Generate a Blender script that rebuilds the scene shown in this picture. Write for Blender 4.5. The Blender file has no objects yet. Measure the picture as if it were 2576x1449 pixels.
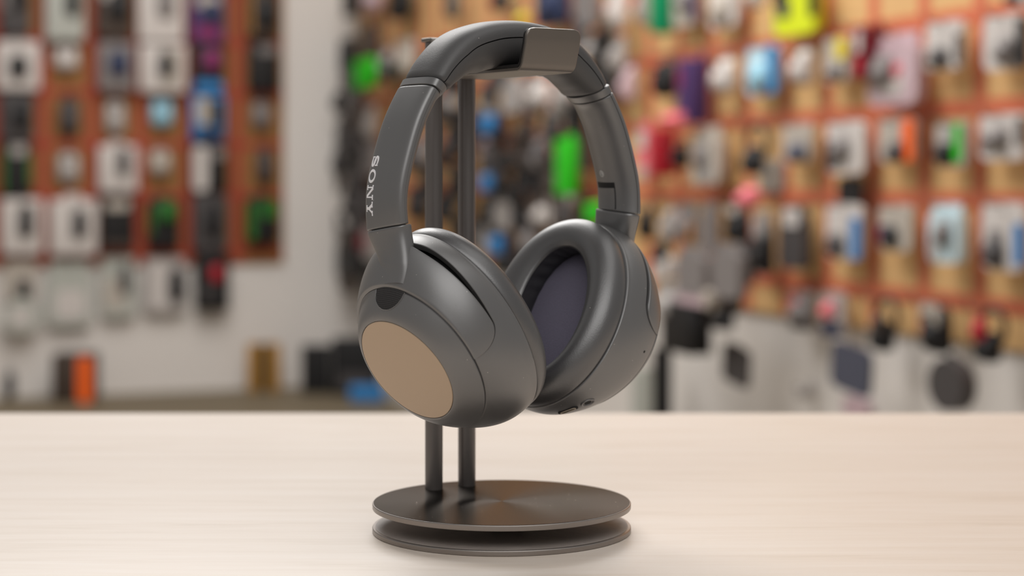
import bpy, bmesh, math, random
import numpy as np
from mathutils import Vector, Matrix

# ------------------------------------------------------------------ camera, world, lights, exposure
W_PX, H_PX = 2576.0, 1449.0
F_PX, HORIZON, EYE = 4640.0, 439.0, 0.18          # focal length in pixels, horizon row, eye height above the table
sc = bpy.context.scene
COL = sc.collection
cam_d = bpy.data.cameras.new('camera')
cam = bpy.data.objects.new('camera', cam_d); COL.objects.link(cam)
cam.location = (0, 0, EYE); cam.rotation_euler = (math.pi/2, 0, 0)
cam_d.sensor_width = 36.0; cam_d.lens = 36.0*F_PX/W_PX
cam_d.shift_y = -(H_PX/2-HORIZON)/W_PX
cam_d.clip_start = 0.02; cam_d.clip_end = 60
cam_d.dof.use_dof = True; cam_d.dof.focus_distance = 0.885; cam_d.dof.aperture_fstop = 5.7
sc.camera = cam

w = bpy.data.worlds.new('room_light'); sc.world = w; w.use_nodes = True
w.node_tree.nodes['Background'].inputs[0].default_value = (1.0, 0.975, 0.95, 1)
w.node_tree.nodes['Background'].inputs[1].default_value = 0.28

def area(name, loc, target, sx, sy, power, color):
    d = bpy.data.lights.new(name, 'AREA'); d.shape = 'RECTANGLE'; d.size = sx; d.size_y = sy
    d.energy = power; d.color = color
    o = bpy.data.objects.new(name, d); COL.objects.link(o); o.location = loc
    o.rotation_euler = (Vector(target)-Vector(loc)).to_track_quat('-Z', 'Y').to_euler()
    return o
area('softbox_over_table', (0.65, 0.95, 1.7), (0.4, 0.95, 0), 1.6, 1.0, 4.6, (1.0, 0.975, 0.95))
area('softbox_above_camera', (0.05, -0.45, 1.25), (0, 0.95, 0.12), 1.7, 1.1, 12.5, (1.0, 0.98, 0.96))
area('right_wall_fill', (-0.7, 3.2, 2.3), (1.3, 3.7, -0.1), 1.2, 1.8, 48, (1.0, 0.975, 0.95))  # added fill lamp, unseen, brightens the right wall and its pegboard
area('ceiling_panel', (-0.6, 5.0, 2.6), (-0.6, 5.01, 0), 2.5, 3.0, 128, (1.0, 0.975, 0.95))

sc.view_settings.view_transform = 'Standard'; sc.view_settings.look = 'None'
sc.view_settings.gamma = 1.0; sc.view_settings.use_curve_mapping = False
sc.view_settings.exposure = 0.0

# ------------------------------------------------------------------ materials
def lin(c):
    return tuple(((x/255.0)/12.92 if x <= 10 else (((x/255.0)+0.055)/1.055)**2.4) for x in c)
MATS = {}
def mat(name, rgb, rough=0.5, metal=0.0, spec=0.5, bump=None, var=None, dust=0.0):
    """rgb in sRGB 0-255; bump=(scale, strength); var=(scale, amount)"""
    if name in MATS: return MATS[name]
    m = bpy.data.materials.new(name); m.use_nodes = True
    nt = m.node_tree; b = nt.nodes['Principled BSDF']
    col = lin(rgb)+(1,)
    b.inputs['Base Color'].default_value = col
    b.inputs['Roughness'].default_value = rough; b.inputs['Metallic'].default_value = metal
    b.inputs['Specular IOR Level'].default_value = spec
    if spec >= 0.9: b.inputs['IOR'].default_value = 1.8
    tc = nt.nodes.new('ShaderNodeTexCoord')
    last = None
    if var:
        n = nt.nodes.new('ShaderNodeTexNoise'); n.inputs['Scale'].default_value = var[0]; n.inputs['Detail'].default_value = 4
        nt.links.new(tc.outputs['Object'], n.inputs['Vector'])
        mx = nt.nodes.new('ShaderNodeMix'); mx.data_type = 'RGBA'
        mx.inputs[6].default_value = tuple(c*(1-var[1]) for c in col[:3])+(1,)
        mx.inputs[7].default_value = tuple(min(1, c*(1+var[1])) for c in col[:3])+(1,)
        nt.links.new(n.outputs['Fac'], mx.inputs[0]); last = mx.outputs[2]
    if dust > 0:
        n = nt.nodes.new('ShaderNodeTexVoronoi'); n.inputs['Scale'].default_value = 420
        nt.links.new(tc.outputs['Object'], n.inputs['Vector'])
        wn = nt.nodes.new('ShaderNodeMath'); wn.operation = 'LESS_THAN'; wn.inputs[1].default_value = 0.075
        nt.links.new(n.outputs['Distance'], wn.inputs[0])
        sp = nt.nodes.new('ShaderNodeSeparateColor'); nt.links.new(n.outputs['Color'], sp.inputs[0])
        gt = nt.nodes.new('ShaderNodeMath'); gt.operation = 'LESS_THAN'; gt.inputs[1].default_value = dust
        nt.links.new(sp.outputs[0], gt.inputs[0])
        ml = nt.nodes.new('ShaderNodeMath'); ml.operation = 'MULTIPLY'
        nt.links.new(wn.outputs[0], ml.inputs[0]); nt.links.new(gt.outputs[0], ml.inputs[1])
        mx2 = nt.nodes.new('ShaderNodeMix'); mx2.data_type = 'RGBA'
        if last: nt.links.new(last, mx2.inputs[6])
        else: mx2.inputs[6].default_value = col
        mx2.inputs[7].default_value = lin((205, 195, 188))+(1,)
        nt.links.new(ml.outputs[0], mx2.inputs[0]); last = mx2.outputs[2]
    if last: nt.links.new(last, b.inputs['Base Color'])
    if bump:
        n = nt.nodes.new('ShaderNodeTexNoise'); n.inputs['Scale'].default_value = bump[0]; n.inputs['Detail'].default_value = 3
        nt.links.new(tc.outputs['Object'], n.inputs['Vector'])
        bp = nt.nodes.new('ShaderNodeBump'); bp.inputs['Strength'].default_value = bump[1]; bp.inputs['Distance'].default_value = 0.0004
        nt.links.new(n.outputs['Fac'], bp.inputs['Height']); nt.links.new(bp.outputs[0], b.inputs['Normal'])
    MATS[name] = m
    return m

PLASTIC = mat('matte_dark_plastic', (79, 78, 78), 0.39, spec=1.0, bump=(4200, 0.12), dust=0.10)
LEATHER = mat('soft_leatherette', (74, 73, 73), 0.50, spec=0.7, bump=(1300, 0.16), dust=0.03)
CUSHION = mat('ear_cushion_leatherette', (54, 53, 54), 0.40, spec=0.9, bump=(1300, 0.14), dust=0.03)
DARK = mat('shadow_black_plastic', (14, 14, 14), 0.7)
PLATE = mat('brushed_outer_plate', (186, 167, 146), 0.42, metal=0.75, bump=(3000, 0.08))
CLOTH = mat('speaker_cloth', (108, 104, 120), 0.9, spec=0.2, bump=(2500, 0.8), var=(2200, 0.25))
LINING = mat('wrinkled_lining', (58, 57, 60), 0.5, bump=(160, 1.0))
SILVER = mat('silver_print', (250, 249, 252), 0.35)
GREYPRINT = mat('grey_print', (190, 190, 188), 0.5)
STEEL = mat('port_metal', (225, 210, 190), 0.4, metal=0.3)
ALU = mat('black_anodised', (92, 84, 80), 0.36, metal=0.3, spec=0.9, bump=(3000, 0.08))
ALUEDGE = mat('bright_plate_edge', (150, 143, 138), 0.34, metal=0.8)  # metal made paler so the plate rims read as bright reflections
CRADLE = mat('satin_cradle_metal', (124, 118, 112), 0.40, metal=0.75, bump=(3000, 0.06))
FELT = mat('lower_plate_pad', (150, 141, 135), 0.5, bump=(300, 0.4), var=(60, 0.25), dust=0.05)

def brushed_disc():
    m = bpy.data.materials.new('spun_black_metal'); m.use_nodes = True
    nt = m.node_tree; b = nt.nodes['Principled BSDF']
    b.inputs['Roughness'].default_value = 0.26; b.inputs['Metallic'].default_value = 1.0
    b.inputs['Anisotropic'].default_value = 0.85; b.inputs['Specular Tint'].default_value = (0.62, 0.60, 0.58, 1)
    tg = nt.nodes.new('ShaderNodeTangent'); tg.direction_type = 'RADIAL'; tg.axis = 'Z'
    nt.links.new(tg.outputs[0], b.inputs['Tangent'])
    tc = nt.nodes.new('ShaderNodeTexCoord')
    v = nt.nodes.new('ShaderNodeTexVoronoi'); v.inputs['Scale'].default_value = 300
    nt.links.new(tc.outputs['Object'], v.inputs['Vector'])
    lt = nt.nodes.new('ShaderNodeMath'); lt.operation = 'LESS_THAN'; lt.inputs[1].default_value = 0.085
    nt.links.new(v.outputs['Distance'], lt.inputs[0])
    sp = nt.nodes.new('ShaderNodeSeparateColor'); nt.links.new(v.outputs['Color'], sp.inputs[0])
    g = nt.nodes.new('ShaderNodeMath'); g.operation = 'LESS_THAN'; g.inputs[1].default_value = 0.38
    nt.links.new(sp.outputs[0], g.inputs[0])
    ml = nt.nodes.new('ShaderNodeMath'); ml.operation = 'MULTIPLY'
    nt.links.new(lt.outputs[0], ml.inputs[0]); nt.links.new(g.outputs[0], ml.inputs[1])
    n = nt.nodes.new('ShaderNodeTexNoise'); n.inputs['Scale'].default_value = 22; n.inputs['Detail'].default_value = 5
    nt.links.new(tc.outputs['Object'], n.inputs['Vector'])
    m0 = nt.nodes.new('ShaderNodeMix'); m0.data_type = 'RGBA'
    m0.inputs[6].default_value = lin((52, 50, 49))+(1,); m0.inputs[7].default_value = lin((68, 65, 63))+(1,)
    nt.links.new(n.outputs['Fac'], m0.inputs[0])
    mx = nt.nodes.new('ShaderNodeMix'); mx.data_type = 'RGBA'
    nt.links.new(m0.outputs[2], mx.inputs[6]); mx.inputs[7].default_value = lin((190, 178, 168))+(1,)
    nt.links.new(ml.outputs[0], mx.inputs[0]); nt.links.new(mx.outputs[2], b.inputs['Base Color'])
    return m
SPUN = brushed_disc()

def wood():
    m = bpy.data.materials.new('pale_birch_plywood'); m.use_nodes = True
    nt = m.node_tree; b = nt.nodes['Principled BSDF']
    b.inputs['Roughness'].default_value = 0.40; b.inputs['Specular IOR Level'].default_value = 0.7
    tc = nt.nodes.new('ShaderNodeTexCoord')
    mp = nt.nodes.new('ShaderNodeMapping'); mp.inputs['Scale'].default_value = (2.2, 26, 26)
    nt.links.new(tc.outputs['Object'], mp.inputs['Vector'])
    n = nt.nodes.new('ShaderNodeTexNoise'); n.inputs['Scale'].default_value = 2.4; n.inputs['Detail'].default_value = 9; n.inputs['Roughness'].default_value = 0.62; n.inputs['Distortion'].default_value = 0.6
    nt.links.new(mp.outputs[0], n.inputs['Vector'])
    mp2 = nt.nodes.new('ShaderNodeMapping'); mp2.inputs['Scale'].default_value = (12, 260, 260)
    nt.links.new(tc.outputs['Object'], mp2.inputs['Vector'])
    n2 = nt.nodes.new('ShaderNodeTexNoise'); n2.inputs['Scale'].default_value = 3.0; n2.inputs['Detail'].default_value = 4
    nt.links.new(mp2.outputs[0], n2.inputs['Vector'])
    ad = nt.nodes.new('ShaderNodeMath'); ad.operation = 'MULTIPLY_ADD'; ad.inputs[1].default_value = 0.35
    nt.links.new(n2.outputs['Fac'], ad.inputs[0]); nt.links.new(n.outputs['Fac'], ad.inputs[2])
    r = nt.nodes.new('ShaderNodeValToRGB')
    r.color_ramp.elements[0].position = 0.38; r.color_ramp.elements[0].color = lin((208, 194, 178))+(1,)
    r.color_ramp.elements[1].position = 0.98; r.color_ramp.elements[1].color = lin((230, 220, 210))+(1,)
    e = r.color_ramp.elements.new(0.62); e.color = lin((223, 210, 197))+(1,)
    nt.links.new(ad.outputs[0], r.inputs[0]); nt.links.new(r.outputs[0], b.inputs['Base Color'])
    bp = nt.nodes.new('ShaderNodeBump'); bp.inputs['Strength'].default_value = 0.08; bp.inputs['Distance'].default_value = 0.0005
    nt.links.new(ad.outputs[0], bp.inputs['Height']); nt.links.new(bp.outputs[0], b.inputs['Normal'])
    return m
WOOD = wood()

# ------------------------------------------------------------------ helpers
def link(o, parent=None):
    COL.objects.link(o)
    if parent is not None: o.parent = parent
    return o
def tag(o, label=None, cat=None, group=None, kind=None):
    if label: o['label'] = label
    if cat: o['category'] = cat
    if group: o['group'] = group
    if kind: o['kind'] = kind
    return o
def empty(name, loc=(0, 0, 0), rz=0.0):
    o = bpy.data.objects.new(name, None); o.location = loc; o.rotation_euler = (0, 0, rz); o.empty_display_size = 0.02
    return link(o)
def finish(me, m, sharp=35):
    bm = bmesh.new(); bm.from_mesh(me)
    bmesh.ops.recalc_face_normals(bm, faces=bm.faces)
    bm.to_mesh(me); bm.free()
    if m: me.materials.append(m)
    me.polygons.foreach_set('use_smooth', [True]*len(me.polygons))
    me.set_sharp_from_angle(angle=math.radians(sharp)); me.update()
def mesh_obj(name, verts, faces, m, parent=None, sharp=35):
    me = bpy.data.meshes.new(name); me.from_pydata([tuple(map(float, v)) for v in verts], [], faces)
    finish(me, m, sharp)
    return link(bpy.data.objects.new(name, me), parent)
def grid_faces(nr, nc, closed):
    f = []
    for i in range(nr-1):
        for j in range(nc if closed else nc-1):
            k = (j+1) % nc
            f.append((i*nc+j, i*nc+k, (i+1)*nc+k, (i+1)*nc+j))
    return f
def loft(name, rings, m, parent=None, closed=True, cap0=False, cap1=False, sharp=35):
    nc = len(rings[0]); v = np.concatenate(rings); f = grid_faces(len(rings), nc, closed)
    if cap0: f.append(tuple(range(nc)))
    if cap1: f.append(tuple(range((len(rings)-1)*nc, len(rings)*nc)))
    return mesh_obj(name, v, f, m, parent, sharp)
def box_mesh(name, sx, sy, sz, m=None, bevel=0.0, seg=2, centre=(0, 0, 0)):
    bm = bmesh.new(); bmesh.ops.create_cube(bm, size=1)
    for v in bm.verts: v.co = Vector((v.co.x*sx+centre[0], v.co.y*sy+centre[1], v.co.z*sz+centre[2]))
    if bevel: bmesh.ops.bevel(bm, geom=bm.edges[:], offset=bevel, segments=seg, affect='EDGES', profile=0.5)
    me = bpy.data.meshes.new(name); bm.to_mesh(me); bm.free(); finish(me, m)
    return me
def box(name, loc, size, m, parent=None, bevel=0.0, rz=0.0, seg=2):
    o = bpy.data.objects.new(name, box_mesh(name, *size, m, bevel, seg)); o.location = loc; o.rotation_euler = (0, 0, rz)
    return link(o, parent)
def lathe(name, prof, m, parent=None, n=96, loc=(0, 0, 0), sharp=35):
    th = np.linspace(0, 2*np.pi, n, endpoint=False)
    rings = [np.stack([r*np.cos(th), r*np.sin(th), np.full(n, z)], 1) for r, z in prof]
    o = loft(name, rings, m, parent, True, True, True, sharp); o.location = loc
    return o
def tube_pts(path, r, n=10):
    P = [np.array(p, float) for p in path]; rings = []
    up = np.array([0.13, 0.21, 0.97])
    for i, p in enumerate(P):
        t = P[min(i+1, len(P)-1)]-P[max(i-1, 0)]; t /= np.linalg.norm(t)
        a = np.cross(t, up); a /= np.linalg.norm(a); b = np.cross(t, a)
        th = np.linspace(0, 2*np.pi, n, endpoint=False)
        rings.append(p+r*(np.outer(np.cos(th), a)+np.outer(np.sin(th), b)))
    return rings

# ------------------------------------------------------------------ the room
FLOOR_Z = -0.744
CORNER = np.array([-0.696, 8.117])
DL, NL = np.array([-0.942, -0.335]), np.array([0.335, -0.942])     # far-left wall: run to the left, normal into the room
DR, NR = np.array([0.335, -0.942]), np.array([-0.942, -0.335])     # right wall: run towards the camera, normal into the room
WALLWHITE = mat('white_wall_paint', (222, 216, 210), 0.75, spec=0.2, var=(1.3, 0.03))
FLOORMAT = mat('olive_grey_floor', (116, 104, 84), 0.6, spec=0.3, var=(2.5, 0.12))
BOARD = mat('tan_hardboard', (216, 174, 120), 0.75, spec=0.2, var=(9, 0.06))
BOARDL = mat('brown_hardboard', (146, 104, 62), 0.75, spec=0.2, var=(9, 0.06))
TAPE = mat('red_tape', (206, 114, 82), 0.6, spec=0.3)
TAPEL = mat('red_tape_dark', (158, 66, 46), 0.6, spec=0.3)  # darker copy of the tape red, left board only

def wall_slab(name, d, n, s0, s1, z0, z1, thick, off, m, parent=None):
    """slab standing on the wall line CORNER + s*d; its room face is off in front of the wall"""
    a = CORNER+d*s0; b = CORNER+d*s1
    q = [a+n*off, b+n*off, b+n*(off-thick), a+n*(off-thick)]
    v = [(p[0], p[1], z) for z in (z0, z1) for p in q]
    f = [(0, 1, 2, 3), (4, 5, 6, 7)]+[(i, (i+1) % 4, 4+(i+1) % 4, 4+i) for i in range(4)]
    return mesh_obj(name, v, f, m, parent)

floor = box('floor', (-0.5, 3.6, FLOOR_Z-0.05), (14, 14, 0.1), FLOORMAT); tag(floor, 'olive grey floor of the shop room', kind='structure')
wl = wall_slab('wall_left', DL, NL, -0.1, 6.0, FLOOR_Z, 2.0, 0.1, 0, WALLWHITE); tag(wl, 'white far wall behind the left pegboard', kind='structure')
wr = wall_slab('wall_right', DR, NR, 0.0, 6.6, FLOOR_Z, 2.0, 0.1, 0, WALLWHITE); tag(wr, 'white side wall behind the right pegboard', kind='structure')

def wall_point(px, side, off):
    """point on the wall (moved off into the room) that stands in the column of the photograph px"""
    d, n = (DL, NL) if side == 'L' else (DR, NR)
    k = (px-W_PX/2)/F_PX; p = CORNER+n*off
    s = (k*p[1]-p[0])/(d[0]-k*d[1])
    return p+d*s, s
def s_at(px, side): return wall_point(px, side, 0.0)[1]
def z_at(py, Y): return EYE+(HORIZON-py)/F_PX*Y

def pegboard(name, side, s0, s1, z0, z1, cols, rows, bm_, tm, label):
    d, n = (DL, NL) if side == 'L' else (DR, NR)
    m = CORNER+d*(s0+s1)/2
    root = empty(name, (m[0], m[1], z0)); tag(root, label, 'pegboard')
    inv = Matrix.Translation((-m[0], -m[1], -z0))
    def add(o): o.data.transform(inv); o.parent = root
    add(wall_slab('board', d, n, s0, s1, z0, z1, 0.011, 0.012, bm_))
    for s in cols: add(wall_slab('tape_strip', d, n, s-0.022, s+0.022, z0+0.002, z1-0.002, 0.001, 0.0132, tm))
    for z in rows: add(wall_slab('tape_strip', d, n, s0+0.002, s1-0.002, z-0.016, z+0.016, 0.001, 0.0144, tm))
    return root, inv
ROWS_R = (0.672, 0.4917, 0.311, 0.131, -0.0697)
sr0, sr1 = s_at(905, 'R'), 6.2
colsR = []
s = s_at(2479, 'R')
while s > sr0: colsR.append(s); s -= 0.197
s = s_at(2479, 'R')+0.197
while s < sr1: colsR.append(s); s += 0.197
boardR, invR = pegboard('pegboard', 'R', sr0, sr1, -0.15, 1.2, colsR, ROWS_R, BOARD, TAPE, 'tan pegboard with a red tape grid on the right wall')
sl0 = s_at(712, 'L')
rowsL = [z_at(y, 7.75) for y in (-165, -32, 100, 232, 362, 492, 636)]
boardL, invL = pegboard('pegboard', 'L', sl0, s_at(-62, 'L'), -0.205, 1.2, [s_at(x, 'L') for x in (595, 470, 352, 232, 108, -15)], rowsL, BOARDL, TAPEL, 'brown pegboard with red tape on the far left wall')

# ------------------------------------------------------------------ table
TABLE_BACK, TABLE_FRONT = 1.394, 0.48
tb = empty('table', (0, (TABLE_BACK+TABLE_FRONT)/2, FLOOR_Z)); tag(tb, 'pale birch plywood table carrying the headphone stand', 'table')
to = box('table_top', (0, 0, -FLOOR_Z-0.0125), (1.7, TABLE_BACK-TABLE_FRONT, 0.025), WOOD, tb, bevel=0.003, seg=3)
LEGM = mat('grey_table_steel', (120, 118, 116), 0.4, metal=0.6)
for sx in (-1, 1):
    for sy in (-1, 1):
        box('leg', (sx*0.78, sy*0.4, (-FLOOR_Z-0.025)/2), (0.05, 0.05, -FLOOR_Z-0.025), LEGM, tb, bevel=0.004)

# ------------------------------------------------------------------ headphone stand
AS = math.radians(33.5)
US, VS = np.array([math.cos(AS), math.sin(AS), 0]), np.array([math.sin(AS), -math.cos(AS), 0])
SO = np.array([-0.0052, 0.9335, 0.0])
st = empty('headphone_stand', tuple(SO)); tag(st, 'black metal headphone stand with twin poles and double round base', 'headphone stand')
def sp(u, v, z): return US*u+VS*v+np.array([0, 0, z])
R = 0.0653
lathe('lower_plate', [(R-0.0006, 0), (R-0.0001, 0.0003), (R, 0.0005), (R, 0.0023), (R-0.0003, 0.0027), (R-0.0010, 0.0028)], ALUEDGE, st, 192)
lathe('lower_pad', [(R-0.0016, 0.0022), (R-0.0016, 0.0029), (R-0.0022, 0.0031)], FELT, st, 160)
o = box('spacer', tuple(sp(0.001, 0.004, 0.0075)), (0.0165, 0.012, 0.0090), DARK, st, bevel=0.0004); o.rotation_euler.z = AS-0.4
up = lathe('upper_plate', [(R-0.0006, 0.0118), (R-0.0001, 0.0120), (R, 0.0122), (R, 0.0142), (R-0.0003, 0.0146), (R-0.0010, 0.0147)], ALUEDGE, st, 192)
th = np.linspace(0, 2*np.pi, 192, endpoint=False)
face = [np.stack([r*np.cos(th), r*np.sin(th), np.full(192, 0.01475)], 1) for r in (R-0.0006, 0.05, 0.03, 0.012, 0.0004)]
loft('plate_face', face, SPUN, up, True, False, True)
for du in (-1, 1):
    c = sp(du*0.0102, -0.0495, 0)
    lathe('pole', [(0.00465, 0.0146), (0.00465, 0.2492)], ALU, st, 40, tuple(c))
    
# cradle: one bent strip, swept in the v-z plane
def arc(c, r, a0, a1, n=8): return [(c[0]+r*math.cos(math.radians(a0+(a1-a0)*i/n)), c[1]+r*math.sin(math.radians(a0+(a1-a0)*i/n))) for i in range(n+1)]
path = [(-0.0550, 0.2505)]+arc((-0.0450, 0.2475), 0.003, 90, 14, 6)+arc((-0.0365, 0.2355), 0.0045, 194, 270, 8)+arc((0.0375, 0.2355), 0.0045, 270, 346, 8)+[(0.0448, 0.2435), (0.0463, 0.2508)]
HT = 0.001
# offset polyline for thickness; the top corners of the front plate are rounded in the u direction
pv = np.array(path)
tn = np.gradient(pv, axis=0); tn /= np.linalg.norm(tn, axis=1)[:, None]; nn = np.stack([-tn[:, 1], tn[:, 0]], 1)
L = np.concatenate([[0], np.cumsum(np.linalg.norm(np.diff(pv, axis=0), axis=1))])
Ls = np.unique(np.concatenate([L, np.linspace(0, 0.0045, 10), L[-1]-np.linspace(0, 0.0045, 10)]))
pv2 = np.stack([np.interp(Ls, L, pv[:, 0]), np.interp(Ls, L, pv[:, 1])], 1)
nn2 = np.stack([np.interp(Ls, L, nn[:, 0]), np.interp(Ls, L, nn[:, 1])], 1); nn2 /= np.linalg.norm(nn2, axis=1)[:, None]
hw, rc = 0.0160, 0.0042
rings = []
for q, nq, s in zip(pv2, nn2, Ls):
    e = min(s, L[-1]-s); h = hw
    rr = rc if s > L[-1]/2 else 0.003
    if e < rr: h = hw-rr+math.sqrt(max(0, rr*rr-(rr-e)**2))
    b = 0.0004; pr = [(-h+b, -HT), (-h, -HT+b), (-h, HT-b), (-h+b, HT), (h-b, HT), (h, HT-b), (h, -HT+b), (h-b, -HT)]
    rings.append(np.array([sp(x, q[0]+nq[0]*y, q[1]+nq[1]*y) for x, y in pr]))
loft('cradle', rings, CRADLE, st, True, True, True, 28)
LINER = mat('black_rubber_liner', (22, 21, 21), 0.55)
rings = []
for q, nq, s in zip(pv2, nn2, Ls):
    if s < 0.014 or s > L[-1]-0.0006: continue
    e = L[-1]-s; h = hw-0.0001
    if e < rc: h = hw-0.0001-rc+math.sqrt(max(0, rc*rc-(rc-e)**2))
    rings.append(np.array([sp(x, q[0]+nq[0]*y, q[1]+nq[1]*y) for x, y in ((-h, HT), (-h, HT+0.0012), (-h+0.0003, HT+0.0015), (h-0.0003, HT+0.0015), (h, HT+0.0012), (h, HT))]))
loft('cradle_liner', rings, LINER, st, True, True, True, 28)

# ------------------------------------------------------------------ headphones
AH = math.radians(38.0)
UH, VH, ZH = np.array([math.cos(AH), math.sin(AH), 0]), np.array([math.sin(AH), -math.cos(AH), 0]), np.array([0, 0, 1.0])
HO = np.array([-0.0018, 0.9208, 0.0])
BASE = np.array([HO[0], HO[1], 0.2330])
hp = empty('headphones', tuple(BASE)); tag(hp, 'dark grey over-ear wireless headphones hanging on the black stand', 'headphones')
def HPT(u, v, z): return HO+UH*u+VH*v+ZH*z-BASE

half = [(0, .2566), (.012, .2558), (.0215, .2538), (.032, .2500), (.0405, .2440), (.0480, .2355), (.0535, .2268), (.0605, .2155), (.0660, .2043), (.0715, .1880), (.0745, .1760), (.0753, .1665), (.0750, .1590), (.0740, .1500)]
half = [(a+0.0022*min(1, a/0.045), b) for a, b in half]
ctrl = np.array([(-a, b) for a, b in half[:0:-1]]+half)
def catmull(P, m=24):
    out = []
    for i in range(len(P)-1):
        p0, p1, p2, p3 = P[max(i-1, 0)], P[i], P[i+1], P[min(i+2, len(P)-1)]
        for k in range(m):
            t = k/m; out.append(0.5*((2*p1)+(-p0+p2)*t+(2*p0-5*p1+4*p2-p3)*t*t+(-p0+3*p1-3*p2+p3)*t**3))
    out.append(P[-1]); return np.array(out)
cv = catmull(ctrl)
for _ in range(30): cv[1:-1] = 0.5*cv[1:-1]+0.25*(cv[:-2]+cv[2:])
SL = np.concatenate([[0], np.cumsum(np.linalg.norm(np.diff(cv, axis=0), axis=1))]); SL -= SL[-1]/2      # arc length, 0 at the crown, left negative
tg = np.gradient(cv, axis=0); tg /= np.linalg.norm(tg, axis=1)[:, None]
nr_ = np.stack([tg[:, 1], -tg[:, 0]], 1)       # inward normal
def curve(s):
    p = np.array([np.interp(s, SL, cv[:, 0]), np.interp(s, SL, cv[:, 1])])
    n = np.array([np.interp(s, SL, nr_[:, 0]), np.interp(s, SL, nr_[:, 1])]); n /= np.linalg.norm(n)
    return p, n
def s_of_z(z, side):
    i = len(SL)//2
    if side > 0: return float(np.interp(-z, -cv[i:, 1], SL[i:]))
    return float(np.interp(z, cv[:i+1, 1], SL[:i+1]))
S_PAD, S_COL = s_of_z(0.2272, 1), s_of_z(0.2232, 1)
def thick(s): return float(np.interp(abs(s), [0, .030, .045, .058, .066, .075, .15], [.0238, .0233, .0206, .0176, .0148, .0115, .0106]))
def section(s, W, ys, T, po, pi, part, inset=0.0, lip=0.0016, gap=0.0002, n=28):
    """cross-section points (v, depth); part 'outer' or 'inner' shell"""
    ph = np.linspace(0, np.pi, n)
    c, sn = np.cos(ph), np.sin(ph)
    x = W*np.sign(c)*np.abs(c)**(2/po if part == 'outer' else 2/pi)
    if part == 'outer':
        y = ys-gap-(ys-gap)*np.abs(sn)**(2/po)
    else:
        y = ys+gap+(T-ys-gap)*np.abs(sn)**(2/pi)
    pts = list(zip(x, y))
    ye = ys-gap if part == 'outer' else ys+gap
    pts = [(W-lip, ye)]+pts+[(-W+lip, ye)]
    if inset:
        cy = T*0.5
        pts = [(a*(1-inset/W), cy+(b-cy)*(1-inset/(T*0.5))) for a, b in pts]
    p, nv = curve(s)
    return np.array([HPT(p[0]+nv[0]*b, a, p[1]+nv[1]*b) for a, b in pts])
def sweep(name, ss, insets, W, ysf, po, pi, part, m, gap=0.0002, closed=True, parent=hp):
    rings = [section(s, W, ysf(s), thick(s), po, pi, part, i, gap=gap) for s, i in zip(ss, insets)]
    return loft(name, rings, m, parent, True, True, True, 40)
def span(a, b, n, ease=0.0009):
    d = 1 if b > a else -1
    ss = [a, a+d*ease*0.3, a+d*ease]+list(np.linspace(a+d*ease*2, b-d*ease*2, n))+[b-d*ease, b-d*ease*0.3, b]
    return ss
def ins(n, r): return [r, r*0.35, 0.0]+[0.0]*n+[0.0, r*0.35, r]
N = 70
ypad = lambda s: float(np.interp(abs(s), [0, .045, S_PAD], [.0092, .0088, .0062]))
yarm = lambda s: 0.0043
sweep('headband_cover', span(-S_PAD, S_PAD, N, 0.0020), ins(N, 0.0016), 0.0155, ypad, 2.7, 2.6, 'outer', LEATHER, 0.00028)
sweep('headband_pad', span(-S_PAD, S_PAD, N, 0.0020), ins(N, 0.0012), 0.0155, ypad, 2.7, 2.15, 'inner', LEATHER, 0.00028)
for sd in (-1, 1):
    a, b = sd*(S_PAD+0.0003), sd*(S_COL-0.0002)
    rings = []
    for s, i in zip([a, a+sd*0.0003, b-sd*0.0003, b], [0.0004, 0, 0, 0.0004]):
        o1 = section(s, 0.0152, 0.0047, thick(s), 3.2, 1.95, 'outer', i, gap=0)[1:-1]
        i1 = section(s, 0.0152, 0.0047, thick(s), 3.2, 1.95, 'inner', i, gap=0)[1:-1]
        rings.append(np.concatenate([o1, i1[::-1][1:-1]]))
    loft('headband_collar', rings, PLASTIC, hp, True, True, True, 40)
# black core added inside the band to stand in for shade in the joints
core = []
for s in np.linspace(s_of_z(0.1522, -1), s_of_z(0.1580, 1), 90):
    o1 = section(s, 0.0135, 0.0045, thick(s), 3, 2.0, 'outer', 0.0011, gap=0)[1:-1]; i1 = section(s, 0.0135, 0.0045, thick(s), 3, 2.0, 'inner', 0.0011, gap=0)[1:-1]
    core.append(np.concatenate([o1, i1[::-1][1:-1]]))
CORE = loft('joint_shade_core', core, DARK, hp, True, True, True)
ARMS = {}
for sd, zend in ((-1, 0.1545), (1, 0.1605)):
    a, b = sd*(S_COL+0.0003), s_of_z(zend, sd)
    outer = sweep('arm', span(a, b, 46, 0.0006), ins(46, 0.0005), 0.0150, yarm, 3.3, 1.9, 'outer', PLASTIC, 0.00010)
    inner = sweep('inner_shell', span(a, b, 46, 0.0006), ins(46, 0.0005), 0.0148, yarm, 3.3, 1.9, 'inner', PLASTIC, 0.00010)
    inner.parent = outer; ARMS[sd] = outer

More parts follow.
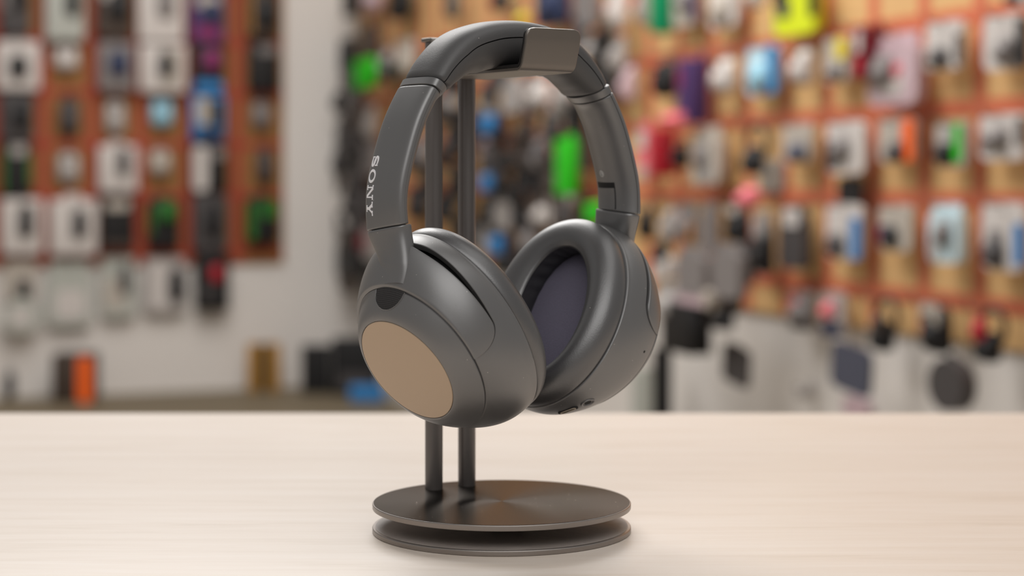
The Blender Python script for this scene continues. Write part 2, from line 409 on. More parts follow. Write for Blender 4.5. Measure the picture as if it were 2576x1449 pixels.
def tilt_joint(o, k, z0, up, down):
    """lean the cut between arm and yoke: shift z with the position across the band, fading away from the joint"""
    for v in o.data.vertices:
        p = np.array(v.co)+BASE; vv = float(np.dot(p-HO, VH)); dz = p[2]-z0
        if o is CORE and np.dot(p-HO, UH) > 0: continue
        f = max(0.0, 1-dz/up) if dz > 0 else max(0.0, 1+dz/down)
        v.co.z += k*vv*f*f*(3-2*f)
JT = {-1: (0.13, 0.1545), 1: (-0.09, 0.1605)}
for sd in (-1, 1):
    tilt_joint(ARMS[sd], JT[sd][0], JT[sd][1], 0.022, 0.01)
    for ch in ARMS[sd].children: tilt_joint(ch, JT[sd][0], JT[sd][1], 0.022, 0.01)
    tilt_joint(CORE, JT[sd][0], JT[sd][1], 0.022, 0.01) if sd < 0 else None

# printed brand lettering on the near arm: strokes as polygons in (along, across) units, letter height 1
def strip(c, wd):
    """thick polyline -> list of quads (2-D)"""
    c = np.array(c, float); wd = np.broadcast_to(np.array(wd, float), len(c))
    t = np.gradient(c, axis=0); t /= np.linalg.norm(t, axis=1)[:, None]; n = np.stack([-t[:, 1], t[:, 0]], 1)
    l, r = c+n*wd[:, None]/2, c-n*wd[:, None]/2
    return [(l[i], l[i+1], r[i+1], r[i]) for i in range(len(c)-1)]
def rect(x0, y0, x1, y1): return [((x0, y0), (x1, y0), (x1, y1), (x0, y1))]
def glyph_S():
    q = []; P = []; Wd = []
    for i in range(41):
        t = i/40.0
        if t < .5: a = math.radians(35+235*(t/.5)); c = (0.5, 0.735); rx, ry = 0.36, 0.215
        else: a = math.radians(90-235*((t-.5)/.5)); c = (0.5, 0.265); rx, ry = 0.38, 0.215
        P.append((c[0]+rx*math.cos(a), c[1]+ry*math.sin(a)))
        Wd.append(0.12+0.13*math.exp(-((t-.5)/.16)**2)+0.05*math.exp(-((abs(t-.5)-.27)/.08)**2))
    q += strip(P, Wd)
    q += rect(0.80, 0.64, 0.90, 0.99); q += rect(0.10, 0.01, 0.20, 0.36)
    return q, 1.0
def glyph_O():
    q = []; n = 40
    for i in range(n):
        a, b = 2*math.pi*i/n, 2*math.pi*(i+1)/n
        f = lambda t, rx, ry: (0.58+rx*math.cos(t), 0.5+ry*math.sin(t))
        q.append((f(a, .56, .52), f(b, .56, .52), f(b, .34, .43), f(a, .34, .43)))
    return q, 1.16
def glyph_N():
    q = rect(0.14, 0, 0.25, 1)+rect(0.92, 0, 1.03, 1)
    q.append(((0.12, 1.0), (0.37, 1.0), (1.03, 0.0), (0.80, 0.0)))
    q += rect(0, 0.0, 0.40, 0.10)+rect(0.0, 0.90, 0.30, 1.0)+rect(0.78, 0.90, 1.18, 1.0)
    return q, 1.18
def glyph_Y():
    q = [((0.10, 1.0), (0.36, 1.0), (0.66, 0.46), (0.44, 0.44)), ((0.86, 1.0), (0.99, 1.0), (0.66, 0.46), (0.55, 0.52))]
    q += rect(0.44, 0, 0.66, 0.48)+rect(0.28, 0, 0.82, 0.10)+rect(0.0, 0.90, 0.46, 1.0)+rect(0.72, 0.90, 1.12, 1.0)
    return q, 1.12
quads = []; x = 0
for g in (glyph_S, glyph_O, glyph_N, glyph_Y):
    qs_, adv = g()
    for k, q in enumerate(qs_): quads.append([(x+p[0], p[1]) for p in q])
    x += adv+0.14
TEXTLEN = x-0.14
s_top, s_bot = s_of_z(0.1893, -1), s_of_z(0.1603, -1)
V0, V1 = -0.0113, -0.0056
verts, faces = [], []
def arm_surface(s, v, off, sd=-1):
    p, nv = curve(s); ys = yarm(s)-0.0001
    xx = min(abs(v)/0.0150, 1)**(3.3); d = ys-ys*(1-xx)**(1/3.3)
    return HPT(p[0]+nv[0]*(d-off), v, p[1]+nv[1]*(d-off))
for q in quads:
    i0 = len(verts)
    for off in (0.00030, -0.0004):
        for a, b in q: verts.append(arm_surface(s_top+(s_bot-s_top)*a/TEXTLEN, V0+(V1-V0)*b, off))
    faces += [(i0, i0+1, i0+2, i0+3), (i0+7, i0+6, i0+5, i0+4)]+[(i0+k, i0+(k+1) % 4, i0+4+(k+1) % 4, i0+4+k) for k in range(4)]
tx = mesh_obj('brand_lettering', verts, faces, SILVER, ARMS[-1]); tx['label'] = 'silver brand lettering'

# mark, slot and slider on the inside of the far arm
def inner_surface(s, v, off, sd=1):
    p, nv = curve(s); ys = yarm(s); T = thick(s); pi = 1.9
    d = ys+(T-ys)*(1-min(abs(v)/0.0148, 1)**pi)**(1/pi)+off
    return HPT(p[0]+nv[0]*d, v, p[1]+nv[1]*d)
def inner_patch(name, s0, s1, v0, v1, off, m, parent, ns=10, nv_=10, depth=0.0006):
    ss, vv = np.linspace(s0, s1, ns), np.linspace(v0, v1, nv_)
    top = [inner_surface(s, v, off) for s in ss for v in vv]; bot = [inner_surface(s, v, off-depth) for s in ss for v in vv]
    M = ns*nv_; f = []
    for base, fl in ((0, 0), (M, 1)):
        for i in range(ns-1):
            for j in range(nv_-1): f.append((base+i*nv_+j, base+i*nv_+j+1, base+(i+1)*nv_+j+1, base+(i+1)*nv_+j))
    bd = [j for j in range(nv_)]+[i*nv_+nv_-1 for i in range(1, ns)]+[(ns-1)*nv_+j for j in range(nv_-2, -1, -1)]+[i*nv_ for i in range(ns-2, 0, -1)]
    f += [(bd[k], bd[(k+1) % len(bd)], M+bd[(k+1) % len(bd)], M+bd[k]) for k in range(len(bd))]
    return mesh_obj(name, top+bot, f, m, parent)
SE = s_of_z(0.1612, 1)
sl = inner_patch('slider_slot', s_of_z(0.1780, 1), SE, -0.0105, 0.0048, 0.00010, DARK, ARMS[1])
inner_patch('slider_tab', s_of_z(0.1745, 1), SE, -0.0100, 0.0043, 0.00040, PLASTIC, ARMS[1])
smk, vmk = s_of_z(0.1832, 1), -0.0036
n = 28; ring = [inner_surface(smk+0.0020*math.cos(2*math.pi*i/n), vmk+0.0020*math.sin(2*math.pi*i/n), 0.00010) for i in range(n)]
cen = inner_surface(smk, vmk, 0.00016)
mk = mesh_obj('side_mark', ring+[cen], [(i, (i+1) % n, n) for i in range(n)], GREYPRINT, ARMS[1]); mk['label'] = 'grey round side mark'
lv, lf = [], []
for (a0, b0, a1, b1) in ((-0.0011, -0.0006, 0.0011, -0.0003), (0.0008, -0.0006, 0.0011, 0.0007)):
    i0 = len(lv); lv += [inner_surface(smk+a, vmk+b, 0.00024) for a, b in ((a0, b0), (a0, b1), (a1, b1), (a1, b0))]; lf.append((i0, i0+1, i0+2, i0+3))
mesh_obj('side_mark_letter', lv, lf, DARK, ARMS[1])

# ear cups
T1, T0 = 0.0306, 0.0408
_pt = np.array([0, .004, .009, .015, .021, .026, T1]); _pa = np.array([.0421, .0434, .0443, .0446, .0441, .0431, .0416])
def prof(t):
    s = t/T1
    return (float(np.interp(t, _ft, _fa)), .0515-.0109*s+.0038*4*s*(1-s), -.0004*s, .0011*s)
_fc = catmull(np.stack([_pt, _pa], 1), 12); _ft, _fa = _fc[:, 0], _fc[:, 1]
def make_cup(c, n, e, u, sd, s_arm_end):
    c, n, e, u = [np.array(x, float) for x in (c, n, e, u)]
    NT = 192
    TG = 0.0148; TE0, TE1 = math.radians(-3), math.radians(183); RE = math.radians(13)
    TH = np.linspace(0, 2*np.pi, NT, endpoint=False)
    def pt(t, x, y): return c+n*t+e*x+u*y-BASE
    def ring(t, a, b, dx=0., dy=0., T=None):
        T = TH if T is None else T
        return c+n*t+np.outer(dx+a*np.cos(T), e)+np.outer(dy+b*np.sin(T), u)-BASE
    def body_pt(t, T, d=0.0, bulge=False):
        a, b, dx, dy = prof(min(max(t, 0), T1)); cs, sn = math.cos(T), math.sin(T)
        if bulge:
            Tw = T-2*math.pi if T > math.radians(270) else T
            if TE0 < Tw < TE1: sv = math.sin((Tw-TE0)/(TE1-TE0)*math.pi); d = d+0.0046*sv*sv*(3-2*sv)*min(1.0, max(0.0, t/0.0125))**0.8
        return pt(t, dx+(a+d)*cs, dy+(b+d)*sn)
    def tg_(T):
        """inner edge of the yoke band at angle T; T1 where there is no band"""
        if T <= TE0 or T >= TE1: return T1
        x = min(T-TE0, TE1-T)
        if x >= RE: return TG
        return TG+(T1-TG)*(1-math.sqrt(max(0, 1-(1-x/RE)**2)))*0.98
    # fine angles near the band's ends
    fine = []
    for base in (TE0, TE1):
        sg = 1 if base == TE0 else -1
        fine += [base+sg*RE*((k/26.0)**2) for k in range(0, 30)]+[base-sg*0.0004]
    TB = np.array(sorted(set([round(x % (2*math.pi), 6) for x in list(TH)+fine])))
    wrap = lambda T: T-2*math.pi if T > math.radians(270) else T
    # back shell
    rings = []
    def edge(T):
        g = tg_(wrap(T)); return g-(0.0005 if g < T1-1e-6 else 0.0)
    te = np.array([edge(T) for T in TB])
    gap_w = np.array([max(0, math.sin((wrap(T)-TE0)/(TE1-TE0)*math.pi))**1.0 if TE0 < wrap(T) < TE1 else 0 for T in TB])
    gap_w = gap_w*np.array([1-0.75*math.exp(-((wrap(T)-math.radians(82))/math.radians(13))**2) for T in TB])
    te = te-0.0040*gap_w**1.2
    def sring(fr, d):
        return np.array([body_pt(x*fr, T, d) for x, T in zip(te, TB)])
    rings = [np.array([body_pt(0.0003, T, -0.0030, True) for T in TB]), np.array([body_pt(0.0003, T, 0.0000, True) for T in TB]), np.array([body_pt(0.0006, T, 0.0003, True) for T in TB]), np.array([body_pt(0.0012, T, 0.0002, True) for T in TB])]
    for k in range(1, 19):
        f_ = k/19.0; rings.append(np.array([body_pt(0.0012+(x-0.0012)*f_, T, 0.0, True) for x, T in zip(te, TB)]))
    rings.append(np.array([body_pt(x-0.0003, T, 0, True) for x, T in zip(te, TB)])); rings.append(np.array([body_pt(x, T, -0.0003, True) for x, T in zip(te, TB)]))
    rings.append(np.array([body_pt(x, T, -0.0032, True) for x, T in zip(te, TB)]))
    cup = loft('ear_cup', rings, PLASTIC, hp, True, False, False, 45)
    # dark inner core
    rings = [ring(t, prof(t)[0]-0.0026, prof(t)[1]-0.0026, prof(t)[2], prof(t)[3]) for t in np.linspace(0.0056, T1-0.0004, 12)]
    loft('inner_core', rings, DARK, cup, True, True, True)
    # cap
    a1, b1, dx, dy = prof(T1)
    rings = [ring(T1-0.0015, a1-0.003, b1-0.003, dx, dy), ring(T1+0.0002, a1-0.0012, b1-0.0012, dx, dy), ring(T1+0.0005, a1-0.0007, b1-0.0007, dx, dy)]
    def cap_pt(s, T, off=0.0):
        dn = 0.0016*max(0, 1-s)**2*min(1, max(0, (T-math.radians(85))/math.radians(30)))*(1 if T < math.radians(186) else 0)
        a, b = a1+(.0305-a1)*s-dn, b1+(.0281-b1)*s-dn; t = T1+0.0005+(T0-T1-0.0003)*(1-(1-s)**1.5)
        return pt(t+off*0.75, dx+(a+off*0.6)*math.cos(T), dy+(b+off*0.6)*math.sin(T))
    for s in np.linspace(0.05, 0.985, 16): rings.append(np.array([cap_pt(s, T) for T in TH]))
    rings.append(ring(T0+0.0001, .0304, .0280, dx, dy)); rings.append(ring(T0-0.0004, .0303, .0279, dx, dy)); rings.append(ring(T0-0.0005, .02, .018, dx, dy))
    loft('cap', rings, PLASTIC, cup, True, False, True, 30)
    rings = [ring(T0-0.0004, .03015, .02775, dx, dy), ring(T0+0.0001, .03015, .02775, dx, dy), ring(T0+0.0003, .0299, .0275, dx, dy), ring(T0+0.0005, .024, .022, dx, dy), ring(T0+0.0006, .012, .011, dx, dy), ring(T0+0.0006, .0004, .0004, dx, dy)]
    loft('outer_plate', rings, PLATE, cup, True, False, True, 30)['label'] = 'taupe satin oval plate'
    # microphone grille on the cap, under the yoke
    gc, gw, gd = math.radians(79.5), math.radians(15.0), 0.60
    outline = []
    for k in range(33):
        f_ = -1+2*k/32; outline.append((gc-gw*f_, 0.02+gd*math.sqrt(max(0, 1-f_*f_))**1.05))
    gv, gf = [], []
    K = 9
    for (T, s1) in outline:
        for j in range(K): gv.append(cap_pt(0.015+(s1-0.015)*j/(K-1), T, 0.00004))
    gf = grid_faces(len(outline), K, False)
    GR = mat('mic_grille_plastic', (52, 50, 50), 0.5)
    gr = mesh_obj('mic_grille', gv, gf, GR, cup)
    rimp = [cap_pt(s1, T, 0.0001) for T, s1 in outline]
    loft('grille_rim', tube_pts(rimp, 0.00022, 6), PLASTIC, cup, True, True, True)
    hv, hf = [], []
    for row in range(11):
        s = 0.045+row*0.052
        wid = gw*math.sqrt(max(0, 1-((s-0.02)/gd)**2))*0.93
        m_ = int(wid*2*b1/0.00098)
        for k in range(m_+1):
            T = gc+(-wid+2*wid*(k+0.5*(row % 2))/max(m_, 1))
            if abs(T-gc) > wid: continue
            p0 = cap_pt(s, T, 0.00012); p1 = cap_pt(s+0.01, T, 0.00012)-p0; p2 = cap_pt(s, T+0.01, 0.00012)-p0
            p1 /= np.linalg.norm(p1); p2 /= np.linalg.norm(p2); i0 = len(hv)
            hv += [p0+0.00030*(p1*math.cos(q)+p2*math.sin(q)) for q in np.linspace(0, 2*np.pi, 7)[:-1]]; hf.append(tuple(range(i0, i0+6)))
    o = mesh_obj('grille_holes', hv, hf, DARK, cup); o['kind'] = 'stuff'
    # yoke: band shell + stem, fused
    def yoff(T, s):
        wv = max(0, math.sin((T-TE0)/(TE1-TE0)*math.pi))**0.8
        fl = 0.0024*math.exp(-((T-math.radians(79))/math.radians(13.5))**2)*max(0, 1-s)**0.8
        return 0.0005+0.0040*wv*(1-0.72*max(0, s)**1.6)+fl
    TY = np.array(sorted(set(list(np.linspace(TE0+0.0005, TE1-0.0005, 200))+[x for x in fine if TE0+0.0005 <= x <= TE1-0.0005])))
    sq = np.concatenate([[0, .008, .02, .04, .07], np.linspace(.12, .88, 16), [.93, .96, .98, .992, 1]])
    rings = []
    for T in TY:
        g = tg_(T); spn = max(T1-g, 0.0004); r_ = min(0.0008, spn*0.3); ro, ri = [], []
        for s in sq:
            t = g+spn*s; x = min(s, 1-s)*spn; drop = r_-math.sqrt(max(0, r_*r_-(r_-x)**2)) if x < r_ else 0.0
            d = yoff(T, (t-TG)/(T1-TG)); ro.append(body_pt(t+0.0004*s, T, d-drop))
        for s in sq[::-1]:
            t = g+spn*s; d = yoff(T, (t-TG)/(T1-TG)); ri.append(body_pt(t+0.0004*s, T, max(min(d-0.0021, 0.0005), -0.0018)))
        rings.append(np.array(ro+ri))
    yk = loft('yoke', rings, PLASTIC, hp, True, True, True, 50)
    Vv, Ff = [], []
    # stem
    p, nv = curve(s_arm_end); tt = thick(s_arm_end)
    top = HPT(p[0]+nv[0]*tt*0.47, 0, p[1]+nv[1]*tt*0.47)
    p2, _ = curve(s_arm_end-0.003*np.sign(s_arm_end)); tang = (p-p2)/np.linalg.norm(p-p2); tang3 = UH*tang[0]+ZH*tang[1]
    nrm3 = UH*nv[0]+ZH*nv[1]
    rad = u*math.sin(math.radians(79))+e*math.cos(math.radians(79)); botp = body_pt(0.0280, math.radians(79), -0.0034); bdir = n*0.79-rad*0.61; yend = n*0.61+rad*0.79
    A0 = top-tang3*0.0002; A3 = botp; A1 = A0+tang3*0.008; A2 = A3-bdir*0.012
    i0 = 0; ns_, nc_ = 40, 72
    ang = np.linspace(0, 2*np.pi, nc_, endpoint=False)
    for k in range(ns_):
        t = k/(ns_-1); P = (1-t)**3*A0+3*(1-t)**2*t*A1+3*(1-t)*t*t*A2+t**3*A3
        xa = VH*(1-t)+e*t; xa /= np.linalg.norm(xa); ya = -nrm3*(1-t)+yend*t; ya /= np.linalg.norm(ya)
        hx = float(np.interp(t, [0, .3, .65, 1], [.0146, .0132, .0116, .0100])); hy = float(np.interp(t, [0, .35, .7, 1], [.0060, .0060, .0058, .0046]))
        pw = 2/2.8
        if k == 0: hx -= 0.0005; hy -= 0.0005
        for q in ang:
            Vv.append(P+xa*hx*math.copysign(abs(math.cos(q))**pw, math.cos(q))+ya*hy*math.copysign(abs(math.sin(q))**pw, math.sin(q)))
    Ff += [tuple(i0+q for q in f) for f in grid_faces(ns_, nc_, True)]
    Ff += [tuple(range(i0, i0+nc_)), tuple(range(i0+(ns_-1)*nc_, i0+ns_*nc_))]
    tilt_joint(mesh_obj('stem', Vv, Ff, PLASTIC, yk, 50), JT[sd][0], JT[sd][1], 0.022, 0.016)
    # cushion
    ox, oy = (0.0030, -0.0016)
    sec = [(0.0003, .0400, .0495, 0), (0.0000, .0414, .0509, 0), (-0.0012, .0421, .0516, 0), (-0.0036, .0423, .0518, 0), (-0.0065, .0417, .0512, 0), (-0.0092, .0402, .0496, .05), (-0.0115, .0378, .0472, .1), (-0.0130, .0345, .0440, .25), (-0.0135, .0308, .0405, .5), (-0.0131, .0275, .0378, .75), (-0.0120, .0248, .0360, .95), (-0.0112, .0232, .0350, 1), (-0.0102, .0224, .0346, 1)]
    sec = np.array(sec); tk = np.linspace(0, len(sec)-1, 60)
    dense = catmull(sec, 5)
    cu = loft('ear_cushion', [ring(t, a, b, ox*k, oy*k) for t, a, b, k in dense], CUSHION, hp, True, False, False, 60)
    lin_ = [(-0.0103, .0223, .0345), (-0.0098, .0226, .0348), (-0.0060, .0230, .0352), (-0.0010, .0236, .0358), (0.0030, .0250, .0370), (0.0045, .0262, .0382)]
    rr = []
    rng = random.Random(4)
    wob = [(rng.randint(9, 40), rng.uniform(0, 6.28), rng.uniform(.3, 1)) for _ in range(7)]
    for t, a, b in catmull(np.array(lin_), 5):
        f_ = (t+0.0103)/0.0148; amp = 0.00022*math.sin(min(1, max(0, f_))*math.pi)
        d = np.array([sum(am*math.sin(k*T+ph+f_*3) for k, ph, am in wob) for T in TH])*amp
        rr.append(c+n*t+np.outer(ox+(a+0)*np.cos(TH), e)+np.outer(oy+b*np.sin(TH), u)+d[:, None]*(np.outer(np.cos(TH), e)+np.outer(np.sin(TH), u))-BASE)
    loft('cushion_lining', rr, LINING, cu, True, False, False, 60)
    st_ = ring(-0.0104, .0229, .0350, ox, oy)
    loft('cushion_piping', tube_pts(list(st_)+[st_[0]], 0.00035, 6), CUSHION, cu)
    fl = [ring(0.0030-0.0012*(1-q*q), .0262*q, .0382*q, ox, oy) for q in (1.0, .92, .8, .6, .4, .2, .02)]
    loft('speaker_cloth', fl, CLOTH, cu, True, False, True)
    return cup, body_pt, cap_pt
LCUP = make_cup((-.0231, .9, .1071), (-.6411, -.5721, -.5116), (.6128, -.7829, .1074), (-.4619, -.2446, .8525), -1, s_of_z(0.1540, -1))
RCUP = make_cup((.0238, .945, .1087), (.6183, .6315, -.4678), (.7523, -.6479, .1196), (.2275, .4259, .8757), 1, s_of_z(0.1600, 1))

# sockets on the far cup
def socket(kind, t, deg):
    cup, bp, _ = RCUP
    T = math.radians(deg); p = bp(t, T)
    a = bp(t, T+0.02)-bp(t, T-0.02); a /= np.linalg.norm(a); b = bp(t+0.001, T)-bp(t-0.001, T); b /= np.linalg.norm(b)
    nv = np.cross(a, b); cen = bp(t, T, -0.01)
    if np.dot(nv, p-cen) < 0: nv = -nv
    th = np.linspace(0, 2*np.pi, 36, endpoint=False)
    def rg(r, off, lx=0.0):
        return np.array([p+nv*off+a*(r*math.cos(q)+math.copysign(lx, math.cos(q)))+b*r*math.sin(q) for q in th])
    if kind == 'jack':
        j = loft('audio_jack', [rg(.0036, -.0006), rg(.0036, .0002), rg(.0033, .00035), rg(.0026, .0002), rg(.0024, -.0004)], PLASTIC, cup, True, False, True)
        loft('jack_hole', [rg(.0018, -.0003), rg(.0018, .00005), rg(.0002, .00005)], DARK, cup, True, False, True)
    elif kind == 'usb':
        loft('usb_recess', [rg(.0021, -.0005, .0036), rg(.0021, .0002, .0036), rg(.0002, .0002, .0036)], DARK, cup, True, False, True)
        loft('usb_port', [rg(.0013, 0, .0032), rg(.0013, .0005, .0032), rg(.0010, .0005, .0032), rg(.0010, .0002, .0032)], STEEL, cup)
    else:
        loft('mic_hole', [rg(.0007, -.0003), rg(.0007, .0001), rg(.0001, .0001)], DARK, cup, True, False, True)
socket('jack', 0.0143, 297.5); socket('usb', 0.0116, 284.5); socket('mic', 0.0240, 342)
# ------------------------------------------------------------------ packs and mice on the pegboards
def unit(name, build):
    bm = bmesh.new(); build(bm)
    me = bpy.data.meshes.new(name); bm.to_mesh(me); bm.free(); finish(me, DARK, 50); return me
def u_box(bm):
    bmesh.ops.create_cube(bm, size=1); bmesh.ops.bevel(bm, geom=bm.edges[:], offset=0.03, segments=1, affect='EDGES')
    for v in bm.verts: v.co.z += 0.5
def u_card(bm):
    n = 28; vs = []
    for y in (-0.5, 0.5):
        for i in range(n):
            a = 2*math.pi*i/n; c, s = math.cos(a), math.sin(a); p = 2/6.0
            vs.append(bm.verts.new((0.5*math.copysign(abs(c)**p, c), y, 0.5+0.5*math.copysign(abs(s)**p, s))))
    bm.faces.new(vs[:n]); bm.faces.new(vs[n:])
    for i in range(n): bm.faces.new((vs[i], vs[(i+1) % n], vs[n+(i+1) % n], vs[n+i]))
def u_dome(bm):
    """computer-mouse body: length z 0..1, width x, height towards -y from y=0"""
    rings = []; n = 20
    for k in range(9):
        h = k/8.0; sc_ = math.sqrt(max(0.0, 1-h**2.2)); r = []
        for i in range(n):
            a = 2*math.pi*i/n; x, z = math.cos(a), math.sin(a); p = 2/2.6
            x = math.copysign(abs(x)**p, x); z = math.copysign(abs(z)**p, z)
            wx = 0.5*(1-0.12*math.cos(z*2.4)+0.05*z*-1)
            r.append(bm.verts.new((x*wx*max(sc_, 0.05), -h*(1-0.22*max(0, z)), 0.5+0.5*z*max(sc_, 0.05)-0.06*h)))
        rings.append(r)
    for a, b in zip(rings, rings[1:]):
        for i in range(n): bm.faces.new((a[i], a[(i+1) % n], b[(i+1) % n], b[i]))
    bm.faces.new(rings[0]); bm.faces.new(rings[-1])
def u_disc(bm):
    bmesh.ops.create_cone(bm, cap_ends=True, segments=36, radius1=0.5, radius2=0.5, depth=1.0)
    for v in bm.verts: v.co = Vector((v.co.x, v.co.z, v.co.y+0.5))
def u_ring(bm):
    N1, N2 = 26, 8; V = []
    for i in range(N1):
        a = 2*math.pi*i/N1
        for j in range(N2):
            b = 2*math.pi*j/N2; r = 0.44+0.06*math.cos(b); V.append(bm.verts.new((r*math.cos(a), 0.06*math.sin(b)*4, 0.5+r*math.sin(a))))
    for i in range(N1):
        for j in range(N2): bm.faces.new((V[i*N2+j], V[((i+1) % N1)*N2+j], V[((i+1) % N1)*N2+(j+1) % N2], V[i*N2+(j+1) % N2]))
UM = {k: unit('unit_'+k, f) for k, f in (('box', u_box), ('card', u_card), ('dome', u_dome), ('disc', u_disc), ('ring', u_ring))}
PAL = dict(white=(204, 197, 192), cream=(184, 175, 164), grey=(128, 122, 120), lgrey=(172, 166, 162), dgrey=(72, 68, 68), black=(24, 23, 24), brown=(70, 58, 50),
           red=(176, 26, 44), dred=(124, 20, 40), pink=(232, 120, 130), green=(36, 190, 16), dgreen=(38, 110, 34), teal=(0, 150, 98), yellow=(214, 226, 30), lemon=(222, 200, 50),
           blue=(44, 120, 180), navy=(38, 48, 78), lblue=(150, 196, 214), pale=(200, 220, 226), purple=(74, 50, 100), magenta=(130, 40, 96), orange=(252, 104, 30), amber=(206, 130, 20), gold=(170, 124, 54), slate=(74, 76, 90), dove=(176, 178, 170), rose=(196, 170, 176))
def pm(c): return mat('pack_'+c, PAL[c], 0.55, spec=0.35, var=(14, 0.08))
def part(name, um, parent, loc, scale, c):
    o = bpy.data.objects.new(name, UM[um]); link(o, parent); o.location = loc; o.scale = scale
    o.material_slots[0].link = 'OBJECT'; o.material_slots[0].material = pm(c); return o
HOOK = mat('hook_wire', (150, 148, 146), 0.35, metal=0.8)
hookme = bpy.data.meshes.new('hook')
_r = tube_pts([(0, 0, 0), (0, -0.5, 0), (0, -0.9, 0), (0, -0.98, 0.06), (0, -1.0, 0.14)], 0.02, 6)
hookme.from_pydata([tuple(map(float, v)) for v in np.concatenate(_r)], [], grid_faces(len(_r), 6, True)); finish(hookme, HOOK)
def place(side, x0, y0, x1, y1, depth, gap):
    xc = (x0+x1)/2; d, n = (DL, NL) if side == 'L' else (DR, NR)
    p, s = wall_point(xc, side, gap+depth/2); Y = p[1]; k = (xc-W_PX/2)/F_PX
    Wd = (x1-x0)*Y/F_PX
    fw = abs(d[0]-k*d[1]); fd = abs(n[0]-k*n[1])
    width = max((Wd-fd*depth)/fw, 0.35*Wd/fw)
    return p, width, z_at(y1, Y), z_at(y0, Y)
def item(side, x0, y0, x1, y1, kind, c, label, group=None, prints=(), domes=(), depth=None, cat=None, hook=True, gap=None, rot=0.0):
    names = {'box': 'retail_box', 'blister': 'blister_pack', 'mouse': 'computer_mouse', 'bag': 'mouse_bag', 'slab': 'mouse_pad', 'round': 'round_pack', 'ring': 'cable_mouse'}
    cats = {'box': 'box', 'blister': 'pack', 'mouse': 'computer mouse', 'bag': 'bag', 'slab': 'mouse pad', 'round': 'pack', 'ring': 'computer mouse'}
    dep = depth if depth else {'box': 0.055, 'blister': 0.012, 'mouse': 0.03, 'bag': 0.022, 'slab': 0.008, 'round': 0.03, 'ring': 0.03}[kind]
    g = gap if gap is not None else (0.03 if side == 'L' else 0.05)
    p, wd, z0, z1 = place(side, x0, y0, x1, y1, dep, g); h = z1-z0
    root = empty(names[kind], (p[0], p[1], z0), math.asin(0.335) if side == 'L' else -math.acos(0.335))
    if rot: root.rotation_euler.y = rot
    tag(root, label, cat or cats[kind], group)
    f = -dep/2
    if kind == 'box':
        part('carton', 'box', root, (0, 0, 0), (wd, dep, h), c)
        part('hang_tab', 'card', root, (0, dep/2-0.003, h*0.93), (wd*0.4, 0.003, h*0.17), c)
    elif kind == 'blister':
        part('backing_card', 'card', root, (0, 0, 0), (wd, dep, h), c)
        if not domes: part('bubble', 'dome', root, (0, f, h*0.12), (wd*0.6, 0.03, h*0.6), c)
    elif kind == 'bag':
        part('bag_body', 'card', root, (0, 0, 0), (wd, dep, h*0.86), c)
        part('bag_header', 'box', root, (0, 0, h*0.84), (wd*0.9, 0.004, h*0.16), c)
    elif kind == 'mouse':
        part('shell', 'dome', root, (0, 0.012, 0), (wd, 0.045, h*0.86), c)
        part('wheel', 'disc', root, (0, -0.026, h*0.6), (wd*0.12, 0.012, h*0.14), 'black')
        part('cord', 'ring', root, (0, 0.01, h*0.72), (wd*0.5, 0.01, h*0.30), 'black' if c in ('black', 'dgrey', 'brown') else 'grey')
    elif kind == 'slab':
        part('pad', 'card', root, (0, 0, 0), (wd, dep, h), c)
        part('hang_loop', 'ring', root, (0, 0, h*0.94), (wd*0.22, 0.01, h*0.12), c)
    elif kind == 'round':
        part('disc', 'disc', root, (0, 0, 0), (wd, dep, h), c)
        part('hang_tab', 'card', root, (0, 0, h*0.92), (wd*0.3, 0.004, h*0.16), c)
    elif kind == 'ring':
        part('cable_coil', 'ring', root, (0, 0, h*0.22), (wd, dep, h*0.78), c)
        part('shell', 'dome', root, (0, 0, 0), (wd*0.72, 0.04, h*0.55), c)
    dome_f = f
    for (fx, fz, fw, fh, cc) in prints:
        part('printed_panel', 'card', root, ((fx-0.5)*wd, f-0.0016, fz*h), (fw*wd, 0.003, fh*h), cc)
    for (fx, fz, fw, fh, cc) in domes:
        part('mouse_shell', 'dome', root, ((fx-0.5)*wd, f-0.003, fz*h), (fw*wd, 0.026, fh*h), cc)
    if hook:
        n = NL if side == 'L' else NR
        L_ = g+dep+0.03; q = p-n*(g+dep/2-0.012)
        brd = boardL if side == 'L' else boardR
        o = bpy.data.objects.new('hook', hookme); link(o, brd)
        o.location = Vector((q[0], q[1], z1-0.004))-brd.location; o.rotation_euler = (0, 0, root.rotation_euler.z); o.scale = (0.12, L_, 0.12)
    return root
ORD = ['first', 'second', 'third', 'fourth', 'fifth', 'sixth', 'seventh', 'eighth', 'ninth', 'tenth', 'eleventh', 'twelfth']
MB = lambda cc='black': [(0.5, 0.25, 0.42, 0.5, cc)]
